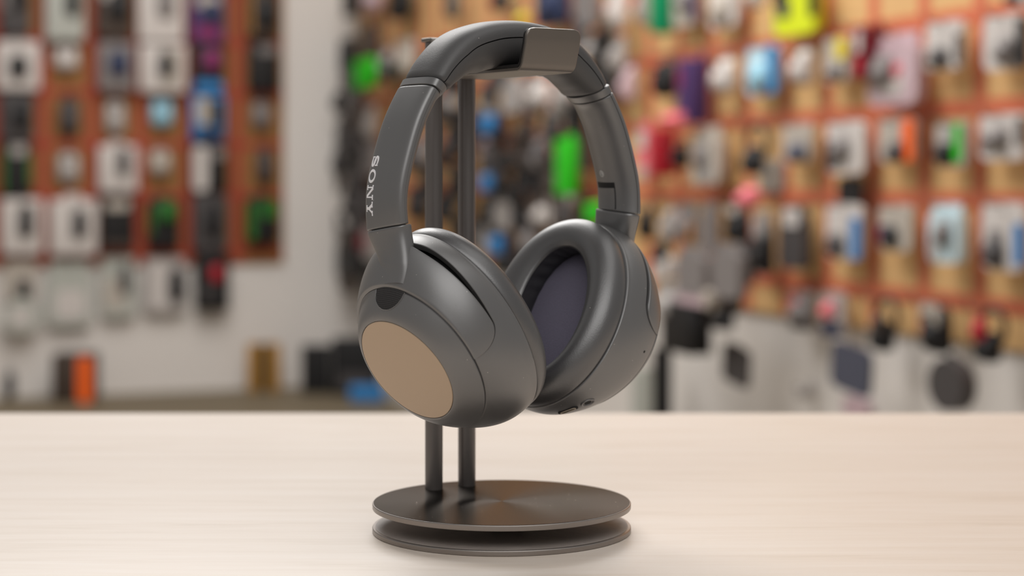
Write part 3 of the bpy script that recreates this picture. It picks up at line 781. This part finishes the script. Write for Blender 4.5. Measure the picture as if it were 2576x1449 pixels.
LROWS = [
 [(0, -60, 75, 88, 'box', 'dgrey', 'dark grey box', [(0.3, 0.45, 0.5, 0.25, 'grey')], [(0.6, 0.5, 0.5, 0.3, 'black')]),
  (112, -60, 212, 102, 'box', 'dove', 'pale green-white box with dark mouse', [], [(0.7, 0.42, 0.34, 0.42, 'black')]),
  (240, -60, 332, 92, 'box', 'brown', 'brown-grey box', [(0.3, 0.6, 0.4, 0.3, 'lgrey')], [(0.6, 0.3, 0.5, 0.4, 'black')]),
  (345, -60, 462, 104, 'box', 'white', 'large white box with grey mouse', [], [(0.6, 0.4, 0.34, 0.5, 'grey')]),
  (475, -60, 565, 106, 'box', 'purple', 'purple box with magenta foot', [(0.5, 0.04, 0.7, 0.2, 'magenta'), (0.5, 0.52, 0.7, 0.2, 'cream')], [(0.6, 0.3, 0.5, 0.3, 'navy')]),
  (620, -60, 700, 92, 'box', 'brown', 'blackish box with gold edge', [(0.06, 0.05, 0.1, 0.9, 'gold')], [(0.6, 0.2, 0.7, 0.4, 'black')])],
 [(-10, 105, 100, 226, 'box', 'white', 'white box with black mouse', [], [(0.5, 0.28, 0.4, 0.42, 'black')]),
  (132, 105, 202, 176, 'mouse', 'white', 'small white mouse', [], []),
  (245, 108, 338, 228, 'box', 'grey', 'grey box with dark mouse', [], [(0.55, 0.35, 0.5, 0.45, 'navy')]),
  (350, 112, 468, 232, 'box', 'white', 'white box with black mouse', [(0.65, 0.1, 0.5, 0.8, 'cream')], [(0.55, 0.35, 0.3, 0.45, 'black')]),
  (482, 112, 562, 236, 'box', 'black', 'black box with pink dot and blue foot', [(0.5, 0.04, 0.95, 0.22, 'blue')], [(0.6, 0.52, 0.5, 0.36, 'magenta')]),
  (622, 112, 702, 228, 'box', 'black', 'black box with grey header', [(0.6, 0.78, 0.6, 0.2, 'grey')], [])],
 [(0, 236, 85, 352, 'box', 'dgrey', 'charcoal box', [], [(0.6, 0.3, 0.5, 0.5, 'black')]),
  (145, 232, 205, 338, 'mouse', 'dgrey', 'dark brown-grey mouse', [], []),
  (260, 240, 320, 335, 'mouse', 'lgrey', 'pale grey mouse', [], []),
  (375, 238, 440, 318, 'mouse', 'lblue', 'light blue mouse', [], []),
  (478, 240, 566, 354, 'box', 'blue', 'blue box with cream and black picture', [(0.32, 0.35, 0.4, 0.6, 'cream'), (0.7, 0.3, 0.4, 0.6, 'black'), (0.55, 0.04, 0.8, 0.22, 'navy')], []),
  (630, 244, 686, 320, 'mouse', 'grey', 'grey mouse', [], [])],
 [(2, 358, 80, 492, 'box', 'black', 'black box with green sides', [(0.05, 0.05, 0.12, 0.85, 'dgreen'), (0.93, 0.2, 0.12, 0.6, 'dgreen'), (0.55, 0.75, 0.5, 0.2, 'lgrey')], []),
  (140, 372, 205, 458, 'mouse', 'lgrey', 'silver-grey mouse', [], []),
  (246, 366, 346, 482, 'box', 'white', 'white box with dark mouse', [], [(0.62, 0.4, 0.3, 0.5, 'dgrey')]),
  (372, 366, 434, 440, 'mouse', 'cream', 'small cream mouse', [], []),
  (478, 364, 570, 484, 'box', 'black', 'half white half black box', [(0.24, 0.03, 0.42, 0.94, 'white'), (0.75, 0.7, 0.4, 0.22, 'grey')], []),
  (642, 360, 692, 458, 'mouse', 'dgrey', 'grey and black mouse on a cord', [], [])],
 [(2, 500, 106, 638, 'box', 'white', 'white box with black mouse', [], [(0.6, 0.35, 0.34, 0.5, 'black')]),
  (124, 502, 244, 640, 'box', 'white', 'wide white box with black mouse', [], [(0.62, 0.35, 0.28, 0.45, 'black')]),
  (250, 500, 338, 625, 'box', 'black', 'black box with white header', [(0.5, 0.78, 0.7, 0.2, 'cream'), (0.5, 0.02, 0.95, 0.12, 'brown')], []),
  (370, 502, 450, 624, 'box', 'black', 'black box with green mouse', [(0.06, 0.3, 0.12, 0.6, 'dgreen')], [(0.6, 0.6, 0.5, 0.36, 'dgreen')]),
  (482, 490, 572, 630, 'box', 'dgrey', 'tall charcoal box', [], [(0.55, 0.3, 0.4, 0.5, 'black')]),
  (616, 498, 700, 608, 'box', 'black', 'black box with bright green edge', [(0.12, 0.05, 0.24, 0.9, 'dgreen'), (0.7, 0.55, 0.5, 0.4, 'dgreen')], [])],
 [(10, 655, 92, 756, 'blister', 'cream', 'cream pack with small dark mouse', [], [(0.6, 0.1, 0.4, 0.4, 'black')]),
  (116, 660, 232, 820, 'bag', 'dove', 'clear square bag with white card', [(0.52, 0.12, 0.66, 0.45, 'white')], []),
  (252, 648, 344, 798, 'bag', 'dove', 'clear bag with dark mouse', [(0.4, 0.15, 0.6, 0.5, 'cream')], [(0.66, 0.45, 0.28, 0.4, 'dgrey')]),
  (358, 648, 470, 786, 'bag', 'lgrey', 'white and grey bag with black mouse', [(0.38, 0.08, 0.34, 0.85, 'white')], [(0.75, 0.25, 0.32, 0.5, 'black')]),
  (490, 640, 576, 778, 'box', 'black', 'black box with red dot', [(0.4, 0.25, 0.4, 0.2, 'dgrey')], [(0.6, 0.55, 0.34, 0.26, 'red')])]]
for r, row in enumerate(LROWS):
    for k, (x0, y0, x1, y1, kind, c, look, pr, dm) in enumerate(row):
        dm = [(fx, max(0.02, fz-0.05), fw*1.25, fh*1.2, cc) for fx, fz, fw, fh, cc in dm]
        item('L', x0, y0, x1, y1, kind, c, '%s, %s row of left pegboard, %s from left' % (look, ('top' if r == 0 else 'bottom' if r == 5 else ORD[r]), ORD[k]), 'packs on the left pegboard', pr, dm)
item('L', 5, 755, 105, 838, 'round', 'dove', 'round silver pack hanging low below the left pegboard', 'packs on the left pegboard', [(0.45, 0.25, 0.5, 0.5, 'white')], hook=False, gap=0.06)
item('L', 8, 925, 42, 1000, 'mouse', 'dgrey', 'small dark mouse hanging on the white wall above the floor', None, hook=False, gap=0.01)

RROWS = [
 [(2540, -60, 2600, 16, 'blister', 'white', 'white pack cut by the frame', [], []),
  (1945, -70, 2072, 88, 'bag', 'yellow', 'neon yellow and black bag', [(0.16, 0.5, 0.3, 0.45, 'black'), (0.25, 0.3, 0.3, 0.3, 'dgrey'), (0.95, 0.25, 0.2, 0.7, 'black')], []),
  (1882, -60, 1928, 22, 'mouse', 'white', 'white mouse', [], []),
  (1782, -60, 1864, 70, 'blister', 'white', 'white pack', [], [(0.5, 0.1, 0.6, 0.6, 'cream')]),
  (1690, -60, 1764, 66, 'blister', 'cream', 'white pack with purple edge', [(0.92, 0.05, 0.2, 0.9, 'purple')], []),
  (1644, -60, 1686, 84, 'box', 'teal', 'narrow teal green box', [], []),
  (1606, -60, 1640, 66, 'mouse', 'lgrey', 'grey-white mouse', [], [])],
 [(2472, 36, 2590, 176, 'blister', 'white', 'white pack with black right edge', [(0.95, 0.0, 0.25, 0.9, 'black')], [(0.6, 0.1, 0.4, 0.5, 'grey')]),
  (2328, 52, 2432, 176, 'blister', 'white', 'white pack with dark edge', [(0.93, 0.1, 0.16, 0.6, 'dgrey'), (0.2, 0.02, 0.3, 0.3, 'dove')], []),
  (2180, 84, 2328, 266, 'bag', 'rose', 'big white and pink bag', [(0.5, 0.15, 0.5, 0.3, 'white'), (0.55, 0.35, 0.3, 0.22, 'pink')], []),
  (2146, 66, 2228, 200, 'box', 'dred', 'dark red box with white patch', [(0.62, 0.5, 0.5, 0.42, 'white'), (0.7, 0.1, 0.5, 0.3, 'red')], []),
  (2072, 92, 2146, 208, 'blister', 'cream', 'white and yellow pack with grey mouse', [(0.72, 0.5, 0.45, 0.46, 'lemon')], [(0.55, 0.05, 0.6, 0.4, 'grey')]),
  (1986, 106, 2052, 216, 'mouse', 'white', 'white mouse', [], []),
  (1876, 116, 1966, 240, 'blister', 'lblue', 'white and blue pack', [(0.85, 0.02, 0.3, 0.96, 'blue'), (0.35, 0.5, 0.5, 0.4, 'pale'), (0.5, 0.05, 0.25, 0.3, 'pink')], []),
  (1786, 130, 1856, 236, 'mouse', 'white', 'rounded white mouse', [], []),
  (1702, 150, 1784, 310, 'box', 'purple', 'tall purple box', [(0.3, 0.55, 0.4, 0.35, 'magenta')], []),
  (1636, 136, 1706, 246, 'mouse', 'black', 'black mouse', [], []),
  (1560, 150, 1604, 258, 'mouse', 'rose', 'pinkish white mouse', [], [])],
 [(2462, 286, 2590, 404, 'blister', 'white', 'white pack with dark corner', [(0.2, 0.2, 0.3, 0.4, 'grey'), (0.92, 0.3, 0.16, 0.6, 'dgrey')], []),
  (2352, 306, 2442, 420, 'blister', 'lgrey', 'grey pack with bright green strip', [(0.75, 0.1, 0.24, 0.85, 'green'), (0.35, 0.02, 0.5, 0.5, 'dgrey')], []),
  (2208, 296, 2312, 410, 'blister', 'cream', 'white pack with orange edge', [(0.84, 0.02, 0.3, 0.95, 'orange'), (0.45, 0.02, 0.4, 0.25, 'dgrey')], []),
  (2078, 304, 2184, 438, 'blister', 'white', 'white pack with dark left side', [(0.15, 0.1, 0.3, 0.55, 'dgrey')], []),
  (1968, 310, 2050, 410, 'blister', 'cream', 'cream pack with slate mouse', [], [(0.62, 0.02, 0.6, 0.5, 'slate')]),
  (1862, 306, 1946, 440, 'ring', 'black', 'coiled black cable mouse', [], []),
  (1738, 318, 1826, 464, 'bag', 'cream', 'white and grey bag', [(0.5, 0.05, 0.6, 0.35, 'lgrey')], []),
  (1690, 350, 1738, 424, 'mouse', 'black', 'small black mouse', [], []),
  (1644, 326, 1692, 442, 'box', 'red', 'red box', [], []),
  (1600, 306, 1648, 456, 'bag', 'pink', 'pink and white bag', [(0.5, 0.55, 0.7, 0.3, 'white'), (0.5, 0.05, 0.8, 0.2, 'cream')], [])],
 [(2468, 508, 2590, 682, 'blister', 'white', 'white pack with blue right edge', [(0.88, 0.1, 0.22, 0.6, 'blue'), (0.35, 0.35, 0.3, 0.25, 'grey')], []),
  (2334, 512, 2436, 662, 'bag', 'pale', 'pale blue-white bag', [(0.2, 0.05, 0.24, 0.3, 'lgrey')], []),
  (2210, 514, 2302, 632, 'blister', 'cream', 'white pack with navy corner', [(0.3, 0.1, 0.4, 0.45, 'navy'), (0.06, 0.2, 0.12, 0.3, 'magenta')], []),
  (2078, 512, 2178, 654, 'blister', 'white', 'white pack with steel blue edge', [(0.85, 0.02, 0.28, 0.75, 'blue')], []),
  (1958, 516, 2042, 676, 'bag', 'dgrey', 'charcoal bag with white header', [(0.55, 0.66, 0.6, 0.3, 'white')], []),
  (1892, 530, 1948, 690, 'bag', 'lgrey', 'long pale grey bag', [], []),
  (1822, 512, 1892, 612, 'mouse', 'black', 'black mouse with white top', [(0.5, 0.72, 0.5, 0.22, 'white')], []),
  (1760, 508, 1812, 640, 'bag', 'grey', 'plain grey bag', [], []),
  (1706, 512, 1756, 612, 'blister', 'grey', 'grey pack with amber patch', [(0.5, 0.06, 0.8, 0.45, 'amber')], []),
  (1664, 508, 1708, 612, 'mouse', 'lgrey', 'pale grey mouse', [], []),
  (1604, 506, 1652, 604, 'mouse', 'black', 'black mouse', [], [])],
 [(2448, 768, 2548, 912, 'ring', 'black', 'black coiled mouse with red shell', [], [(0.42, 0.35, 0.4, 0.45, 'red')]),
  (2312, 752, 2402, 890, 'mouse', 'black', 'black mouse with cream pack top', [(0.5, 0.5, 0.8, 0.42, 'cream')], []),
  (2186, 742, 2276, 884, 'ring', 'black', 'black and brown coiled mouse', [], [(0.6, 0.3, 0.35, 0.4, 'brown')]),
  (2064, 734, 2132, 846, 'blister', 'lgrey', 'grey pack with pink centre and navy foot', [(0.5, 0.0, 0.9, 0.3, 'navy')], [(0.5, 0.4, 0.4, 0.4, 'pink')]),
  (1986, 732, 2052, 828, 'blister', 'grey', 'grey-pink pack with black foot', [(0.5, 0.0, 0.9, 0.25, 'black'), (0.3, 0.35, 0.25, 0.45, 'pink')], [])]]
for r, row in enumerate(RROWS):
    for k, (x0, y0, x1, y1, kind, c, look, pr, dm) in enumerate(row):
        if kind in ('blister', 'bag') and not dm and c in ('white', 'cream', 'lgrey', 'pale', 'rose', 'dove'):
            dm = [((0.36, 0.58, 0.46)[(k+r) % 3], (0.06, 0.12, 0.3)[(k*2+r) % 3], 0.42, 0.42, ('dgrey', 'grey', 'black')[(k+2*r) % 3])]
        item('R', x0, y0, x1, y1, kind, c, '%s, %s row of right pegboard, %s from right' % (look, ('top' if r == 0 else 'bottom' if r == 4 else ORD[r]), ORD[k]), 'packs on the right pegboard', pr, dm)
GR2 = 'packs on the right pegboard'
item('R', 2106, 446, 2172, 512, 'slab', 'black', 'black square hanging below the third row of the right pegboard', GR2, hook=False)
item('R', 1850, 460, 1912, 522, 'mouse', 'pink', 'pink and white mouse between third and fourth row right', GR2, hook=False, gap=0.11)
item('R', 1908, 402, 1972, 482, 'slab', 'cream', 'cream card behind the coiled black cable mouse', GR2, hook=False, gap=0.02)
item('R', 1664, 282, 1728, 312, 'blister', 'pink', 'small pink pack at the foot of the purple box', GR2, hook=False, gap=0.1)
for x0, y0, x1, y1, kind, c, lab, rot in ((1814, 868, 1886, 966, 'slab', 'dgrey', 'dark grey tilted slab hanging low on the white right wall', 0.12), (2086, 868, 2192, 986, 'slab', 'slate', 'slate blue square pad hanging low on the right wall', 0.1), (2332, 902, 2456, 1034, 'round', 'dgrey', 'round charcoal pad hanging low on the right wall', 0.0)):
    item('R', x0, y0, x1, y1, kind, c, lab, 'pads hanging low on the right wall', hook=False, gap=0.12, rot=rot)
item('R', 2012, 960, 2050, 1002, 'mouse', 'lgrey', 'small pale grey mouse low on the white right wall', None, hook=False, gap=0.01)
item('R', 2120, 1000, 2190, 1060, 'slab', 'rose', 'pinkish card low on the white right wall', None, hook=False, gap=0.01)
# the crowd of packs low on the right wall beside the far ear cup
for x0, y0, x1, y1, kind, c, lab in (
    (1640, 640, 1700, 700, 'bag', 'white', 'white bag just right of the far ear cup'), (1700, 620, 1790, 745, 'bag', 'grey', 'crumpled grey bag beside the far ear cup'),
    (1790, 612, 1880, 750, 'bag', 'grey', 'crumpled mid grey bag in the low crowd of packs'), (1700, 730, 1800, 768, 'bag', 'rose', 'pinkish grey bag in the low crowd of packs'),
    (1652, 706, 1716, 812, 'blister', 'lgrey', 'white pack hanging before the black box'), (1766, 730, 1808, 776, 'round', 'cream', 'round cream disc standing in for a blurred light spot before the grey bags'),  # round cream disc: an out-of-focus light spot built as a solid pack
    (1646, 596, 1690, 662, 'mouse', 'black', 'black mouse touching the far ear cup edge in the low crowd'), (1756, 640, 1826, 730, 'mouse', 'dgrey', 'dark grey mouse in the middle of the low crowd'),
    (1846, 606, 1900, 712, 'bag', 'dgrey', 'dark grey bag at the right side of the low crowd'), (1900, 560, 1950, 690, 'mouse', 'black', 'black mouse before the long pale grey bag'), (1800, 700, 1872, 792, 'mouse', 'brown', 'dark brown mouse at the foot of the low crowd'),
    (1660, 760, 1790, 886, 'box', 'black', 'big black box low on the right wall'), (1780, 770, 1852, 830, 'mouse', 'black', 'black mouse right of the big black box')):
    item('R', x0, y0, x1, y1, kind, c, lab, 'low packs beside the far ear cup', hook=False, gap=0.12+0.03*(x0 % 3))
# far end of the right pegboard, seen around and through the headphones
FAR = [(800, -50, 850, 60, 'dgrey'), (860, -50, 905, 40, 'black'), (910, -40, 960, 28, 'rose'), (968, -60, 1040, 50, 'black'), (1060, -60, 1110, 40, 'cream'), (1120, -50, 1160, 50, 'dgrey'), (1162, -60, 1212, 36, 'cream'), (1230, -50, 1290, 30, 'brown'), (1345, -60, 1432, 66, 'navy'), (1442, -50, 1512, 70, 'grey'), (1526, -60, 1582, 76, 'white'),
 (790, 84, 848, 186, 'dgrey'), (852, 96, 900, 180, 'black'), (950, 110, 990, 200, 'lgrey'), (995, 100, 1045, 190, 'cream'), (905, 60, 950, 140, 'brown'), (1300, 26, 1332, 62, 'lemon'), (1470, 90, 1520, 150, 'lgrey'),
 (875, 240, 915, 330, 'brown'), (918, 250, 948, 350, 'lgrey'), (960, 220, 1000, 320, 'dgrey'), (1045, 200, 1078, 290, 'cream'), (1120, 200, 1156, 280, 'lgrey'), (1206, 190, 1256, 280, 'dgrey'), (1262, 192, 1322, 284, 'lgrey'), (1326, 190, 1384, 270, 'white'), (1388, 206, 1436, 310, 'lgrey'), (1440, 250, 1470, 330, 'grey'),
 (806, 356, 880, 440, 'dgrey'), (884, 330, 930, 420, 'black'), (934, 360, 960, 440, 'brown'), (1044, 330, 1080, 420, 'grey'), (1118, 320, 1158, 400, 'dgrey'), (1204, 344, 1242, 396, 'rose'), (1246, 330, 1310, 430, 'black'), (1312, 336, 1384, 424, 'dgrey'), (1462, 376, 1512, 424, 'black'),
 (870, 450, 920, 560, 'dgrey'), (1044, 440, 1080, 540, 'dgrey'), (1118, 440, 1158, 560, 'black'), (1204, 430, 1290, 490, 'black'), (1292, 420, 1390, 480, 'black'), (1240, 496, 1300, 580, 'lgrey'), (1304, 500, 1330, 590, 'black'), (1332, 496, 1392, 570, 'white'), (1396, 500, 1450, 570, 'dgrey'),
 (845, 600, 900, 704, 'black'), (900, 560, 940, 640, 'dred'), (1206, 560, 1240, 640, 'lgrey'), (1242, 590, 1300, 690, 'black'), (1180, 640, 1230, 720, 'navy'), (1510, 600, 1600, 700, 'dgrey')]
rngf = random.Random(11)
for rz, z in enumerate((0.60, 0.51, 0.43, 0.34, 0.25, 0.16, 0.07, -0.02, -0.10, -0.19, -0.27)):
    for j in range(13):
        x0 = 790+60*j+(30 if rz % 2 else 0)+rngf.randint(-10, 10); Yw = wall_point(x0+22, 'R', 0.08)[0][1]; yc = HORIZON-(z-EYE)*F_PX/Yw
        if yc < -40 or x0 > 1540: continue
        hh = rngf.uniform(0.10, 0.15)*F_PX/Yw
        FAR.append((x0, yc-hh/2, x0+rngf.uniform(40, 58), yc+hh/2, rngf.choice(['black', 'black', 'dgrey', 'dgrey', 'black', 'brown', 'grey', 'lgrey', 'black', 'black'])))
CW = dict(dgrey='dark grey', black='black', rose='pinkish grey', cream='cream', brown='brown', navy='navy', grey='mid grey', white='white', lgrey='pale grey', lemon='small yellow', dred='dark red')
def hidden(x, y):
    if 945 < x < 1030 and 180 < y < 590: return True                       # near arm
    if ((x-1140)/215)**2+((y-830)/225)**2 < 1 or ((x-1465)/165)**2+((y-800)/230)**2 < 1: return True      # ear cups
    if 1060 < x < 1460 and 75 < y < 175: return True                        # headband pad and cradle
    return (1460 < x < 1600 and 230 < y < 560 and abs(x-(1475+(y-230)*0.30)) < 45) or 1082 < x < 1116 or 1160 < x < 1196
def zone(x, y):
    if x < 945: return 'left of the headphones'
    if x < 1082 and y > 180: return 'between near arm and front pole'
    if x < 1160 and y > 180: return 'between the two poles'
    if y < 180: return 'above the headband' if x < 1460 else 'right of the headband top'
    if x < 1520: return 'inside the headband arch' if y < 560 else 'between the ear cups'
    return 'right of the headband'
far = []
for k, (x0, y0, x1, y1, c) in enumerate(FAR):
    if hidden((x0+x1)/2, (y0+y1)/2): continue
    kind = ('mouse', 'bag', 'blister', 'mouse', 'ring')[k % 5] if c in ('black', 'dgrey') else ('bag', 'mouse', 'blister')[k % 3]
    yc = (y0+y1)/2; hgt = 'at frame top' if yc < 60 else 'upper' if yc < 210 else 'middle' if yc < 400 else 'lower'
    kw = {'mouse': 'mouse', 'bag': 'bag', 'blister': 'card pack', 'ring': 'coiled mouse'}[kind]
    far.append((x0, y0, x1, y1, c, kind, 'blurred %s %s %s, %s' % (CW[c], kw, zone((x0+x1)/2, yc), hgt)))
far.sort(key=lambda q: (q[6], q[0]))
for k, (x0, y0, x1, y1, c, kind, lab) in enumerate(far):
    same = [q for q in far if q[6] == lab]
    if len(same) > 1: lab = lab+', %s from left' % ORD[same.index(far[k])]
    item('R', x0, y0, x1, y1, kind, c, lab, 'packs at the far end of the right pegboard', gap=0.06)
for x0, y0, x1, y1, c, lab in ((1396, 350, 1456, 490, 'green', 'tall bright green pack seen through the headband'), (1470, 512, 1520, 562, 'green', 'small bright green pack just above the far ear cup'), (888, 150, 950, 222, 'green', 'bright green pack left of the headband, far wall'),
    (1204, 292, 1250, 336, 'blue', 'small blue pack right of the rear pole, upper'), (1204, 440, 1240, 482, 'blue', 'small dark blue pack right of the rear pole, lower'), (1228, 596, 1268, 640, 'blue', 'small blue pack seen between the two ear cups')):
    item('R', x0, y0, x1, y1, 'box', c, lab, 'bright far packs', depth=0.03, gap=0.16, hook=False)

# ------------------------------------------------------------------ things standing on the floor by the far wall
def floor_box(px0, px1, ytop, ybot, depth, cols, name, label, cat='box', off=0.0):
    Y = F_PX*(EYE-FLOOR_Z)/(ybot-HORIZON); X = ((px0+px1)/2-W_PX/2)/F_PX*Y
    wd = (px1-px0)*Y/F_PX; h = (ybot-ytop)*Y/F_PX
    root = empty(name, (X, Y+depth/2, FLOOR_Z), 0.0); tag(root, label, cat, 'things on the floor by the far wall')
    part('carton', 'box', root, (0, 0, 0), (wd, depth, h), cols[0])
    for fx, fz, fw, fh, c in cols[1:]: part('printed_panel', 'card', root, ((fx-0.5)*wd, -depth/2-0.002, fz*h), (fw*wd, 0.006, fh*h), c)
    return root
floor_box(130, 234, 892, 1012, 0.12, ['brown', (0.8, 0.0, 0.36, 0.96, 'orange')], 'retail_box', 'dark box with orange side standing on the floor, left')
floor_box(622, 702, 866, 985, 0.05, ['gold', (0.52, 0.0, 0.3, 1.0, 'black')], 'retail_box', 'cardboard box with black stripe standing on the floor')
floor_box(758, 830, 870, 990, 0.06, ['black'], 'storage_box', 'black box on the floor left of the near ear cup')
floor_box(834, 960, 852, 994, 0.08, ['black', (0.5, 0.1, 0.7, 0.3, 'dgrey')], 'storage_box', 'larger black box on the floor behind the near ear cup')
floor_box(880, 965, 972, 1012, 0.06, ['blue'], 'flat_box', 'flat blue box on the floor before the black boxes')
floor_box(1646, 1690, 880, 1345, 0.06, ['black'], 'tall_upright', 'tall black post standing right of the far ear cup', 'carton')  # black post, built as a plain upright block
floor_box(1592, 1643, 930, 1345, 0.06, ['dove'], 'tall_upright', 'tall pale grey-green carton beside the black post', 'carton')
